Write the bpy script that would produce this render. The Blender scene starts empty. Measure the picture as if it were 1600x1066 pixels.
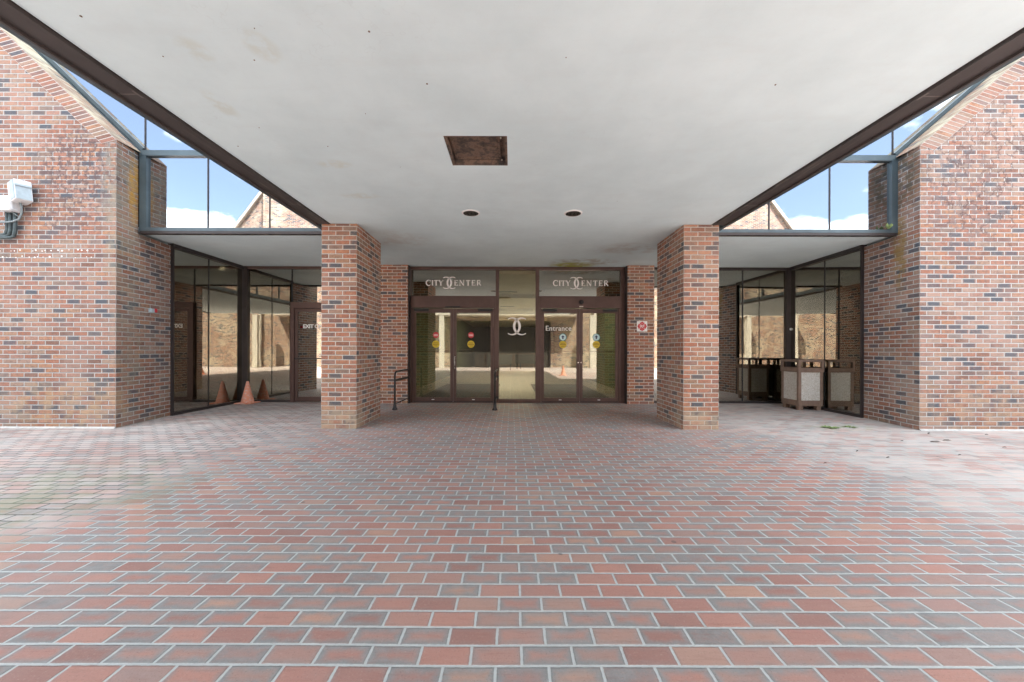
import bpy, bmesh, math, random
from mathutils import Vector, Matrix
R = math.radians
rnd = random.Random(7)
sc = bpy.context.scene
col = sc.collection

# ------------------------------------------------------------------ node helpers
class NT:
    def __init__(s, tree):
        s.t = tree; s.n = tree.nodes; s.l = tree.links
    def new(s, typ, **kw):
        n = s.n.new(typ)
        for k, v in kw.items(): setattr(n, k, v)
        return n
    def put(s, sock, v):
        if v is None: return
        if isinstance(v, bpy.types.NodeSocket): s.l.new(v, sock)
        elif isinstance(v, (tuple, list)):
            v = tuple(v)
            if sock.type == 'RGBA' and len(v) == 3: v = v + (1,)
            sock.default_value = v
        else: sock.default_value = v
    def m(s, op, a, b=None, c=None, clamp=False):
        n = s.new('ShaderNodeMath', operation=op, use_clamp=clamp)
        for i, v in enumerate((a, b, c)): s.put(n.inputs[i], v)
        return n.outputs[0]
    def vm(s, op, a, b=None):
        n = s.new('ShaderNodeVectorMath', operation=op)
        s.put(n.inputs[0], a)
        if b is not None: s.put(n.inputs[1], b)
        return n.outputs['Value'] if op in ('LENGTH', 'DOT_PRODUCT', 'DISTANCE') else n.outputs[0]
    def sep(s, v):
        n = s.new('ShaderNodeSeparateXYZ'); s.put(n.inputs[0], v); return n.outputs
    def comb(s, x, y, z=0.0):
        n = s.new('ShaderNodeCombineXYZ')
        for i, v in enumerate((x, y, z)): s.put(n.inputs[i], v)
        return n.outputs[0]
    def noise(s, vec, scale, detail=3, rough=.55, out=0):
        n = s.new('ShaderNodeTexNoise'); s.put(n.inputs['Vector'], vec)
        n.inputs['Scale'].default_value = scale; n.inputs['Detail'].default_value = detail
        n.inputs['Roughness'].default_value = rough
        return n.outputs[out]
    def white(s, vec):
        n = s.new('ShaderNodeTexWhiteNoise', noise_dimensions='3D'); s.put(n.inputs['Vector'], vec)
        return n.outputs
    def ss(s, v, lo, hi, a=0.0, b=1.0):
        n = s.new('ShaderNodeMapRange', interpolation_type='SMOOTHSTEP')
        for i, x in enumerate((v, lo, hi, a, b)): s.put(n.inputs[i], x)
        return n.outputs[0]
    def mix(s, f, a, b, mode='MIX'):
        n = s.new('ShaderNodeMix', data_type='RGBA', blend_type=mode)
        s.put(n.inputs['Factor'], f); s.put(n.inputs['A'], a) if False else s.put(n.inputs[6], a); s.put(n.inputs[7], b)
        return n.outputs[2]
    def ramp(s, f, stops, interp='LINEAR'):
        n = s.new('ShaderNodeValToRGB'); n.color_ramp.interpolation = interp
        e = n.color_ramp.elements
        while len(e) < len(stops): e.new(.5)
        for el, (p, c) in zip(e, stops):
            el.position = p; el.color = tuple(c) + (1,)
        s.put(n.inputs[0], f); return n.outputs[0]
    def bump(s, h, strength, dist):
        n = s.new('ShaderNodeBump'); n.inputs['Strength'].default_value = strength
        n.inputs['Distance'].default_value = dist; s.put(n.inputs['Height'], h); return n.outputs[0]

def mat(name):
    m = bpy.data.materials.new(name); m.use_nodes = True
    N = NT(m.node_tree); N.n.clear()
    out = N.new('ShaderNodeOutputMaterial')
    return m, N, out
def principled(N, out, color, rough=.6, metal=0.0, spec=.5, normal=None):
    b = N.new('ShaderNodeBsdfPrincipled')
    N.put(b.inputs['Base Color'], color); N.put(b.inputs['Roughness'], rough); N.put(b.inputs['Metallic'], metal)
    b.inputs['Specular IOR Level'].default_value = spec
    if normal is not None: N.put(b.inputs['Normal'], normal)
    N.l.new(b.outputs[0], out.inputs[0]); return b
def pos(N): return N.new('ShaderNodeNewGeometry').outputs['Position']

def blob(N, P, c, r, scale=6.0, lo=.35, hi=.75, edge=.4):
    """a stain of its own shape: an ellipsoid round c broken up by noise"""
    d = N.vm('LENGTH', N.vm('DIVIDE', N.vm('SUBTRACT', P, c), r))
    body = N.ss(d, edge, 1.0, 1.0, 0.0)
    return N.m('MULTIPLY', body, N.ss(N.noise(P, scale, 5, .65), lo, hi))

def plain(name, c, rough=.6, metal=0.0, spec=.5, var=.12, scale=9, bump=0.0, bscale=60):
    m, N, out = mat(name); P = pos(N)
    f = N.noise(P, scale, 5, .6)
    dark = tuple(x*(1-var*1.6) for x in c); light = tuple(min(1, x*(1+var)) for x in c)
    cc = N.ramp(f, [(.3, dark), (.7, light)])
    nm = N.bump(N.noise(P, bscale, 4), bump, .004) if bump else None
    principled(N, out, cc, N.ss(N.noise(P, scale*2.3, 3), .2, .8, max(.03, rough-.08), min(1, rough+.08)), metal, spec, nm)
    return m

def bricks(N, U, V, bl, ch, mort, wob=.0012, offset=.5, chip=.003):
    """bond pattern in metres: returns brick mask, random outputs, edge distance"""
    w = N.noise(N.comb(U, V, 0.0), 5.0, 3, .6, out=1)
    ws = N.sep(N.vm('SUBTRACT', w, (.5, .5, .5)))
    U = N.m('MULTIPLY_ADD', ws[0], wob*4, U); V = N.m('MULTIPLY_ADD', ws[1], wob*3, V)
    v = N.m('DIVIDE', V, ch); row = N.m('FLOOR', v); fv = N.m('FRACT', v)
    u = N.m('MULTIPLY_ADD', N.m('MODULO', N.m('ADD', row, 400.0), 2.0), offset, N.m('DIVIDE', U, bl))
    colm = N.m('FLOOR', u); fu = N.m('FRACT', u)
    rj = N.white(N.comb(colm, row, 3.7))
    du = N.m('MULTIPLY', N.m('MINIMUM', fu, N.m('SUBTRACT', 1.0, fu)), bl)
    dv = N.m('MULTIPLY', N.m('MINIMUM', fv, N.m('SUBTRACT', 1.0, fv)), ch)
    d = N.m('MINIMUM', du, dv)
    fine = N.m('MULTIPLY_ADD', N.noise(N.comb(U, V, 0.0), 70 if chip < .004 else 42, 5, .7), chip, -chip/2)
    d2 = N.m('ADD', d, fine)
    mask = N.ss(d2, mort/2-.0012, mort/2+.0012)
    return mask, rj, d, N.comb(N.m('MULTIPLY', fu, bl), N.m('MULTIPLY', fv, ch), N.m('ADD', N.m('MULTIPLY', colm, 1.37), N.m('MULTIPLY', row, .71)))

def brick_mat(name, bl=.2150, ch=.0702, mort=.0125, offset=.5, pale=.25, dark=.145, stains=(), shade_gain=1.0, palec=(.36, .27, .225), mortar=(.55, .52, .48), tend=()):
    m, N, out = mat(name); P = pos(N)
    uv = N.new('ShaderNodeUVMap').outputs[0]; s = N.sep(uv)
    mask, rj, d, inner = bricks(N, s[0], s[1], bl, ch, mort, offset=offset)
    rc = N.sep(rj['Color'])
    base = N.ramp(rc[0], [(0, (.130, .066, .050)), (.12, (.225, .092, .058)), (.34, (.305, .122, .072)), (.54, (.270, .125, .092)),
                          (.72, (.345, .160, .082)), (.84, (.245, .165, .115)), (.93, (.310, .195, .145)), (1, (.165, .125, .10))])
    # smudges inside a brick
    n1 = N.noise(N.vm('MULTIPLY', inner, (1, 1, 9.0)), 22, 4, .6)
    base = N.mix(N.ss(n1, .42, .70, 0, .7), base, (.12, .080, .07))
    base = N.mix(N.ss(N.noise(P, 55, 4, .7), .52, .68, 0, .45), base, (.40, .30, .235))
    base = N.mix(N.ss(N.noise(N.vm('MULTIPLY', inner, (1, 1, 5.0)), 14, 3), .55, .8, 0, .45), base, (.50, .30, .20))
    # flashed blue-grey bricks: body of the brick dark, its ends staying brown
    isd = N.m('LESS_THAN', rc[1], dark)
    half = N.m('MULTIPLY', N.m('LESS_THAN', rc[1], dark*1.7), .45)
    amt = N.m('MAXIMUM', isd, half)
    ix = N.sep(inner)[0]
    flash = N.m('MULTIPLY', amt, N.ss(N.m('ADD', ix, N.m('MULTIPLY', N.noise(inner, 18, 2), .05)), .02, .055))
    flash = N.m('MULTIPLY', flash, N.ss(N.m('SUBTRACT', bl+.02, ix), .02, .06))
    # bloom of lime and dust over large areas
    big = N.noise(P, 1.1, 6, .65)
    haze = N.ss(N.m('ADD', big, N.m('MULTIPLY_ADD', rc[2], .16, -.08)), .40, .66, pale*.15, pale*1.05)
    base = N.mix(haze, base, palec)
    dk = N.mix(N.noise(inner, 60, 3), (.040, .050, .064), (.100, .118, .140))
    base = N.mix(N.m('MULTIPLY', N.m('MULTIPLY', flash, N.ss(N.noise(inner, 26, 4, .65), .22, .48, .45, 1)), N.m('MULTIPLY_ADD', rc[2], .3, .68)), base, dk)
    base = N.mix(N.ss(N.noise(P, 33, 4, .7), .62, .74, 0, .55*pale+.1), base, (.38, .345, .315))
    if shade_gain != 1: base = N.mix(1.0, base, (shade_gain, shade_gain*.92, shade_gain*.84), 'MULTIPLY')  # brightens the colour of brick standing in shade, and turns it redder
    mo = N.mix(N.noise(P, 40, 4), tuple(x*.72 for x in mortar), tuple(min(.8, x*1.1) for x in mortar))
    c = N.mix(mask, mo, base)
    for (cc, r, colr, k, scl, lo, hi) in stains:
        c = N.mix(N.m('MULTIPLY', blob(N, P, cc, r, scl, lo, hi), k), c, colr)
    for (cc, r, colr, k, scl) in tend:   # dried creeper traces: thin wandering lines
        d0 = N.vm('LENGTH', N.vm('DIVIDE', N.vm('SUBTRACT', P, cc), r))
        ln = N.m('ABSOLUTE', N.m('SUBTRACT', N.noise(P, scl, 4, .6), .5))
        t = N.m('MULTIPLY', N.ss(ln, .008, .03, 1, 0), N.ss(d0, .35, 1.0, 1, 0))
        t = N.m('MULTIPLY', t, N.ss(N.noise(P, 9, 3), .42, .55))
        c = N.mix(N.m('MULTIPLY', t, k), c, colr)
    h = N.m('ADD', N.m('MULTIPLY', N.ss(d, mort/2-.003, mort/2+.004), .8), N.m('MULTIPLY', N.noise(P, 90, 4), .25))
    h = N.m('ADD', h, N.m('MULTIPLY', rc[2], .18))
    principled(N, out, c, N.ss(N.noise(P, 20, 2), .2, .8, .72, .92), 0, .3, N.bump(h, 1.0, .009))
    return m

def paver_mat():
    m, N, out = mat('clay_pavers'); P = pos(N); s = N.sep(P)
    wv = N.sep(N.vm('SUBTRACT', N.noise(P, .55, 2, .5, out=1), (.5, .5, .5)))
    X = N.m('MULTIPLY_ADD', wv[0], .030, s[0]); Y = N.m('MULTIPLY_ADD', wv[1], .030, s[1])
    U = N.m('ADD', X, 40*.2012-.042+.1006); V = N.m('ADD', Y, 400*.1006-1.5462)
    mask, rj, d, inner = bricks(N, U, V,   .2012, .1006, .0108, wob=.0015, chip=.0085)
    rc = N.sep(rj['Color'])
    # where the canopy keeps the rain off, the joints are still white; outside they are washed out and mossy
    edge = N.m('ADD', N.m('ABSOLUTE', N.m('SUBTRACT', s[0], .1)), N.m('MULTIPLY_ADD', N.noise(P, .7, 4, .6), 2.6, -1.3))
    edge = N.m('ADD', edge, N.m('MULTIPLY', N.ss(s[1], 1.2, 3.2, -1.6, 0.0), 1.0))
    edge = N.m('ADD', edge, N.ss(s[1], -4.6, -3.4, 4.5, 0.0))
    wet = N.ss(edge, 2.7, 3.7)
    base = N.ramp(rc[0], [(0, (.30, .165, .140)), (.3, (.385, .202, .168)), (.55, (.43, .225, .180)), (.8, (.35, .225, .195)), (1, (.46, .27, .20))])
    grey = N.mix(N.noise(inner, 30, 3), (.165, .190, .195), (.285, .310, .308))
    # flashed rims: grey at the arrises, red in the heart, some pavers grey all over
    n2 = N.noise(N.vm('MULTIPLY', inner, (1, 1, 11.0)), 13, 4, .6)
    rim = N.ss(N.m('ADD', d, N.m('MULTIPLY_ADD', n2, .06, -.030)), .002, N.m('MULTIPLY_ADD', rc[1], .050, .020), 1, 0)
    k = N.ss(rc[1], .15, .65)
    allg = N.ss(rc[2], .90, .94, 0, .8)
    base = N.mix(N.m('MAXIMUM', N.m('MULTIPLY', rim, N.m('MULTIPLY_ADD', k, .70, .22)), N.m('MULTIPLY', allg, N.ss(n2, .3, .6, .5, 1))), base, grey)
    streak = N.noise(N.vm('MULTIPLY', P, (7, 60, 1)), 1.0, 4, .6)
    base = N.mix(N.ss(streak, .5, .75, 0, .35), base, (.24, .12, .10))
    base = N.mix(N.ss(N.noise(P, 85, 4, .75), .54, .70, 0, .45), base, (.46, .33, .285))
    base = N.mix(N.ss(N.noise(P, 140, 3, .7), .56, .68, 0, .5), base, (.16, .105, .09))
    pale = N.mix(N.noise(P, 2.3, 4), (.55, .47, .435), (.50, .485, .465))
    base = N.mix(N.m('MULTIPLY', wet, N.ss(N.m('ADD', N.noise(P, 1.3, 5, .6), N.m('MULTIPLY_ADD', rc[0], .3, -.15)), .3, .7, .22, .70)), base, pale)
    gm = N.ss(N.noise(P, .9, 5, .62), .48, .68, 0, .26)
    base = N.mix(gm, base, (.28, .295, .29))
    jw = N.mix(N.noise(P, 30, 3), (.38, .405, .40), (.52, .545, .54))
    jo = N.mix(N.ss(N.m('ADD', N.noise(P, 1.3, 4), N.ss(s[0], -4, 5, -.20, .14)), .42, .56), (.048, .050, .042), (.42, .41, .38))
    jt = N.mix(wet, jw, jo)
    c = N.mix(mask, jt, base)
    left = N.m('MULTIPLY', blob(N, P, (-4.1, 3.0, 0), (1.9, 1.6, 1), 2.2, .42, .62, .3), .42)
    c = N.mix(left, c, (.17, .20, .085))
    c = N.mix(N.m('MULTIPLY', blob(N, P, (5.2, 6.0, 0), (.8, .35, 1), 7, .45, .65), .5), c, (.26, .30, .14))
    c = N.mix(N.m('MULTIPLY', blob(N, P, (-5.3, 6.1, 0), (.9, .6, 1), 4, .45, .65), .6), c, (.62, .56, .52))
    vs = N.new('ShaderNodeTexVoronoi'); N.put(vs.inputs['Vector'], P); vs.inputs['Scale'].default_value = 2.6
    gum = N.m('MULTIPLY', N.ss(vs.outputs['Distance'], .035, .055, 1, 0), N.m('GREATER_THAN', N.sep(vs.outputs['Color'])[0], .62))
    c = N.mix(N.m('MULTIPLY', gum, .6), c, (.09, .085, .08))
    oil = N.ss(N.noise(P, 1.9, 6, .7), .60, .72, 0, .38)
    c = N.mix(oil, c, (.13, .125, .12))
    h = N.m('ADD', N.ss(d, .003, .011), N.m('ADD', N.m('MULTIPLY', N.noise(P, 70, 4), .2), N.m('MULTIPLY', rc[2], .3)))
    principled(N, out, c, N.ss(N.noise(P, 5, 4), .25, .75, .50, .72), 0, .45, N.bump(h, .7, .005))
    return m

def glass_mat(name, refl, tint, glossy, wave=.02):
    m, N, out = mat(name); P = pos(N)
    lw = N.new('ShaderNodeLayerWeight'); lw.inputs['Blend'].default_value = .5
    f4 = N.m('POWER', lw.outputs['Facing'], 4.0)
    fac = N.m('MULTIPLY_ADD', f4, (1-refl)*.8, refl)
    tr = N.new('ShaderNodeBsdfTransparent'); N.put(tr.inputs[0], tint)
    gl = N.new('ShaderNodeBsdfGlossy'); N.put(gl.inputs['Color'], glossy); gl.inputs['Roughness'].default_value = 0.0
    if wave: N.put(gl.inputs['Normal'], N.bump(N.noise(P, 1.6, 2, .5), wave, .05))
    mx = N.new('ShaderNodeMixShader'); N.put(mx.inputs[0], fac)
    N.l.new(tr.outputs[0], mx.inputs[1]); N.l.new(gl.outputs[0], mx.inputs[2]); N.l.new(mx.outputs[0], out.inputs[0])
    return m
def emit_mat(name, c, k):
    m, N, out = mat(name); e = N.new('ShaderNodeEmission'); N.put(e.inputs[0], c); e.inputs[1].default_value = k
    N.l.new(e.outputs[0], out.inputs[0]); return m

def plaster_mat():
    m, N, out = mat('painted_stucco'); P = pos(N)
    c = N.mix(N.ss(N.noise(P, .8, 6, .62), .25, .75), (.635, .755, .775), (.75, .88, .90))
    st = N.vm('MULTIPLY', P, (1.0, 6.0, 1.0))
    c = N.mix(N.ss(N.noise(st, 1.2, 5, .6), .5, .75, 0, .12), c, (.60, .645, .635))
    for (cc, r, colr, k, scl, lo, hi) in [
        ((1.35, 8.60, 3.13), (.62, .40, .3), (.40, .40, .03), .9, 5, .28, .50),
        ((1.55, 8.30, 3.13), (.95, .45, .3), (.36, .31, .22), .6, 6, .36, .62),
        ((2.3, 7.2, 3.13), (1.0, .5, .3), (.42, .36, .31), .45, 3, .4, .7),
        ((-2.1, 6.6, 3.13), (.9, .6, .3), (.45, .40, .36), .4, 3, .4, .7),
        ((-1.85, 3.95, 3.13), (.22, .12, .3), (.63, .66, .56), .45, 7, .38, .6),
        ((-2.30, 3.0, 3.13), (.10, .22, .3), (.60, .63, .53), .40, 7, .38, .6),
        ((-1.60, 2.42, 3.13), (.13, .18, .3), (.60, .63, .53), .40, 7, .36, .6),
        ((-1.9, 4.75, 3.13), (.30, .12, .3), (.60, .63, .53), .40, 7, .36, .6),
        ((-2.05, 2.45, 3.13), (.12, .14, .3), (.60, .63, .53), .40, 7, .36, .6)]:
        c = N.mix(N.m('MULTIPLY', blob(N, P, cc, r, scl, lo, hi), k), c, colr)
    ck = N.ss(N.m('ABSOLUTE', N.m('SUBTRACT', N.noise(P, .9, 5, .6), .5)), .0008, .0030, 1, 0)
    ck = N.m('MULTIPLY', ck, N.ss(N.noise(P, .6, 2), .50, .58))
    c = N.mix(N.m('MULTIPLY', ck, .06), c, (.30, .29, .27))
    c = N.mix(N.ss(N.noise(P, 48, 5, .75), .60, .72, 0, .14), c, (.50, .50, .48))
    principled(N, out, c, .85, 0, .25, N.bump(N.m('ADD', N.noise(P, 130, 4, .7), N.m('MULTIPLY', N.noise(P, 3.5, 3), 1.5)), .22, .004))
    return m

def rust_mat():
    m, N, out = mat('rusted_steel'); P = pos(N)
    n = N.noise(P, 9, 6, .7)
    c = N.ramp(n, [(.33, (.045, .042, .042)), (.45, (.10, .075, .060)), (.55, (.20, .135, .10)), (.64, (.13, .080, .055)), (.78, (.30, .21, .15))])
    principled(N, out, c, .8, .1, .3, N.bump(N.noise(P, 40, 5, .7), .6, .01))
    return m

def fascia_mat():
    m, N, out = mat('bronze_fascia'); P = pos(N)
    st = N.vm('MULTIPLY', P, (14.0, .9, 3.0))
    c = N.mix(N.noise(P, 4, 5), (.046, .037, .035), (.076, .064, .060))
    wear = N.m('MULTIPLY', N.ss(N.noise(st, 2.2, 6, .7), .53, .68), N.ss(N.sep(P)[1], 2.5, 4.5))
    c = N.mix(N.m('MULTIPLY', wear, .7), c, (.19, .16, .13))
    principled(N, out, c, .5, 0, .4, N.bump(N.noise(st, 3, 4), .15, .004))
    return m

M = {}
M['paver'] = paver_mat()
M['brick_left'] = brick_mat('brick_left_wall', pale=.45, mortar=(.45, .455, .44), stains=[
    ((-6.60, 5.8, 4.0), (.95, .5, .85), (.105, .070, .068), .85, 15, .47, .57),
    ((-6.12, 5.8, 3.8), (.25, .2, .95), (.20, .19, .18), .7, 12, .42, .58),
    ((-6.75, 5.8, 3.25), (.8, .4, .45), (.13, .085, .08), .75, 15, .50, .58),
    ((-6.06, 6.13, 3.75), (.2, .16, .75), (.48, .24, .025), .85, 9, .34, .52),
    ((-6.06, 5.95, 3.2), (.25, .50, 1.9), (.30, .255, .175), .40, 6, .36, .58),
    ((-6.08, 6.05, 1.2), (.25, .40, 1.3), (.27, .23, .18), .5, 6, .40, .6),
    ((-6.7, 5.8, .3), (1.6, .3, .55), (.42, .29, .17), .55, 5, .4, .65)])
M['brick_right'] = brick_mat('brick_right_wall', pale=.62, mortar=(.50, .50, .485), stains=[
    ((6.24, 6.15, 2.85), (.25, .17, .85), (.24, .155, .05), .85, 8, .36, .55),
    ((6.24, 6.1, 4.0), (.25, .40, .75), (.10, .08, .05), .8, 10, .36, .54),
    ((6.9, 5.8, 3.6), (.9, .4, 1.2), (.17, .13, .125), .7, 14, .49, .58),
    ((7.4, 5.8, .35), (2.0, .3, .5), (.44, .30, .20), .5, 5, .4, .65)],
    tend=[((7.25, 5.8, 3.8), (1.7, 2, 1.5), (.10, .06, .055), .8, 4.2), ((7.6, 5.8, 4.6), (1.9, 2, .9), (.12, .07, .06), .7, 6.0)])
M['brick_pillar'] = brick_mat('brick_pillars', shade_gain=1.22, pale=.38, mortar=(.56, .53, .48), stains=[  # same brick as the walls, colour brightened against the canopy shade
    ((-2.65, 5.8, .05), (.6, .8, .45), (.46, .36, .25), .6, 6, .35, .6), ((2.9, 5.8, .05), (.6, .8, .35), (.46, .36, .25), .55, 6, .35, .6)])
M['brick_inner'] = brick_mat('brick_pilasters', shade_gain=1.28, pale=.15, dark=.15, mortar=(.62, .57, .51))  # same brick again, colour lifted for the deep shade by the doors
M['brick_far'] = brick_mat('brick_across_court', pale=.8, palec=(.50, .42, .30), mortar=(.55, .5, .44))
M['coping_left'] = brick_mat('rowlock_left', bl=.2040, ch=.0735, offset=0.0, pale=.35, dark=.19, mortar=(.6, .56, .52))
M['coping_right'] = brick_mat('rowlock_right', bl=.2040, ch=.0735, offset=0.0, pale=.6, dark=.15, mortar=(.52, .48, .44))
M['sill_sunlit'] = brick_mat('sunlit_tone_sill', bl=.2040, ch=.0735, offset=0.0, pale=.95, dark=.03, mortar=(.45, .42, .34), palec=(.60, .53, .38))  # sill brick with sun and sky brightness put into its pale yellow
M['stucco'] = plaster_mat()
M['fascia'] = fascia_mat()
M['groove'] = plain('dark_gap', (.012, .011, .010), .95, 0, .05)
M['bronze'] = plain('bronze_aluminium', (.105, .062, .052), .42, .25, .5, .10, 5)
M['dark_bronze'] = plain('dark_bronze_aluminium', (.040, .033, .033), .42, .2, .5, .12, 5)
M['bluegrey'] = plain('bluegrey_aluminium', (.075, .105, .120), .38, .3, .5, .16, 3)
M['black'] = plain('black_rubber', (.015, .015, .016), .55)
M['blackmetal'] = plain('black_painted_steel', (.022, .022, .024), .4, .3, .5, .25, 12)
M['steel'] = plain('brushed_aluminium', (.62, .60, .56), .3, .8, .5, .1)
M['rust'] = rust_mat()
M['white'] = plain('white_vinyl', (.82, .82, .80), .5, 0, .4, .03)
M['letter'] = plain('white_lettering', (.92, .91, .88), .6, 0, .3, .02)
M['red'] = plain('red_vinyl', (.55, .03, .04), .45, 0, .4, .08)
M['pink'] = plain('pale_red_vinyl', (.70, .25, .24), .45, 0, .4, .05)
M['yellow'] = plain('yellow_vinyl', (.68, .50, .03), .45, 0, .4, .08)
M['ochre'] = plain('ochre_print', (.30, .18, .01), .45, 0, .4, .08)
M['aqua'] = plain('pale_aqua_vinyl', (.60, .80, .80), .45, 0, .4, .05)
M['navy'] = plain('dark_blue_print', (.02, .05, .10), .45, 0, .4, .05)
M['teal'] = plain('green_blue_print', (.02, .20, .22), .45, 0, .4, .05)
M['box_white'] = plain('white_enclosure', (.72, .74, .75), .45, 0, .4, .07, 14)
M['box_grey'] = plain('grey_enclosure', (.38, .46, .50), .5, 0, .4, .1, 14)
M['conduit'] = plain('grey_green_conduit', (.06, .085, .09), .55, 0, .4, .25, 20)
M['cable'] = plain('grey_cable', (.20, .24, .25), .5, 0, .4, .1)
M['can_brown'] = plain('brown_moulded_plastic', (.24, .165, .125), .55, 0, .4, .12, 10, .2, 120)
M['liner'] = plain('dark_liner', (.02, .018, .017), .6)
M['interior_wall'] = plain('olive_lobby_wall', (.11, .125, .075), .7, 0, .3, .1, 2)
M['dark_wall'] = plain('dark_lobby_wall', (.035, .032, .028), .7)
M['lobby_ceiling'] = plain('lobby_plaster', (.68, .63, .54), .85, 0, .2, .05, 2)
M['wood'] = plain('brown_panel', (.13, .075, .045), .5, 0, .4, .2, 4)
M['seat_fabric'] = plain('dark_upholstery', (.030, .028, .026), .7)
M['lamp'] = emit_mat('lit_lamp_panel', (1.0, .96, .84), 18.0)
M['downlight'] = plain('dim_reflector', (.075, .07, .06), .9, 0.0, .05, .4, 30)
M['trim'] = plain('cream_trim', (.62, .58, .50), .5)
M['worn'] = plain('worn_bronze', (.17, .145, .13), .6)
M['mat'] = plain('charcoal_mat', (.045, .045, .042), .95)
M['roof'] = plain('grey_roofing', (.18, .17, .16), .8)
M['stone_cap'] = plain('limestone_cap', (.50, .45, .38), .8)
M['leaf'] = plain('weed_green', (.20, .27, .10), .6, 0, .4, .4, 30)
M['dry'] = plain('dry_leaf', (.055, .035, .022), .7, 0, .3, .4, 30)
M['fill'] = plain('lime_mortar_fillet', (.46, .45, .43), .85, 0, .2, .15, 12)
M['glass_store'] = glass_mat('bronze_reflective_glass', .40, (.40, .38, .31), (1.0, .96, .86), .012)
M['glass_door'] = glass_mat('bronze_door_glass', .15, (.56, .55, .47), (1.0, .95, .82), .010)
M['glass_clear'] = glass_mat('clear_bronze_glass', .13, (.80, .78, .68), (1.0, .95, .82), .010)
M['glass_sky'] = glass_mat('blue_reflective_glass', .50, (.35, .42, .45), (.93, .93, .94), .008)

def aggregate():
    m, N, out = mat('pebble_aggregate'); P = pos(N)
    v = N.new('ShaderNodeTexVoronoi'); N.put(v.inputs['Vector'], P); v.inputs['Scale'].default_value = 95
    s = N.sep(v.outputs['Color'])
    c = N.ramp(s[0], [(0, (.46, .42, .34)), (.4, (.64, .62, .56)), (.8, (.74, .73, .70)), (1, (.55, .49, .41))])
    principled(N, out, c, .8, 0, .3, N.bump(v.outputs['Distance'], .6, .006)); return m
M['pebble'] = aggregate()
def cone_mat():
    m, N, out = mat('faded_orange_cone'); P = pos(N)
    c = N.mix(N.noise(P, 9, 5), (.72, .23, .12), (.74, .36, .25))
    c = N.mix(N.ss(N.noise(P, 26, 5, .7), .48, .62, 0, .8), c, (.66, .50, .44))
    principled(N, out, c, .65, 0, .35); return m
M['cone'] = cone_mat()
def tile_floor():
    m, N, out = mat('lobby_tiles'); P = pos(N); s = N.sep(P)
    mask, rj, d, inner = bricks(N, N.m('ADD', s[0], 40.0), N.m('ADD', s[1], 40.0), .305, .305, .012, .0, 0.0)
    c = N.mix(N.sep(rj['Color'])[0], (.19, .165, .13), (.26, .225, .18))
    c = N.mix(mask, (.40, .37, .31), c)
    principled(N, out, c, .35, 0, .5); return m
M['tiles'] = tile_floor()

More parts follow.
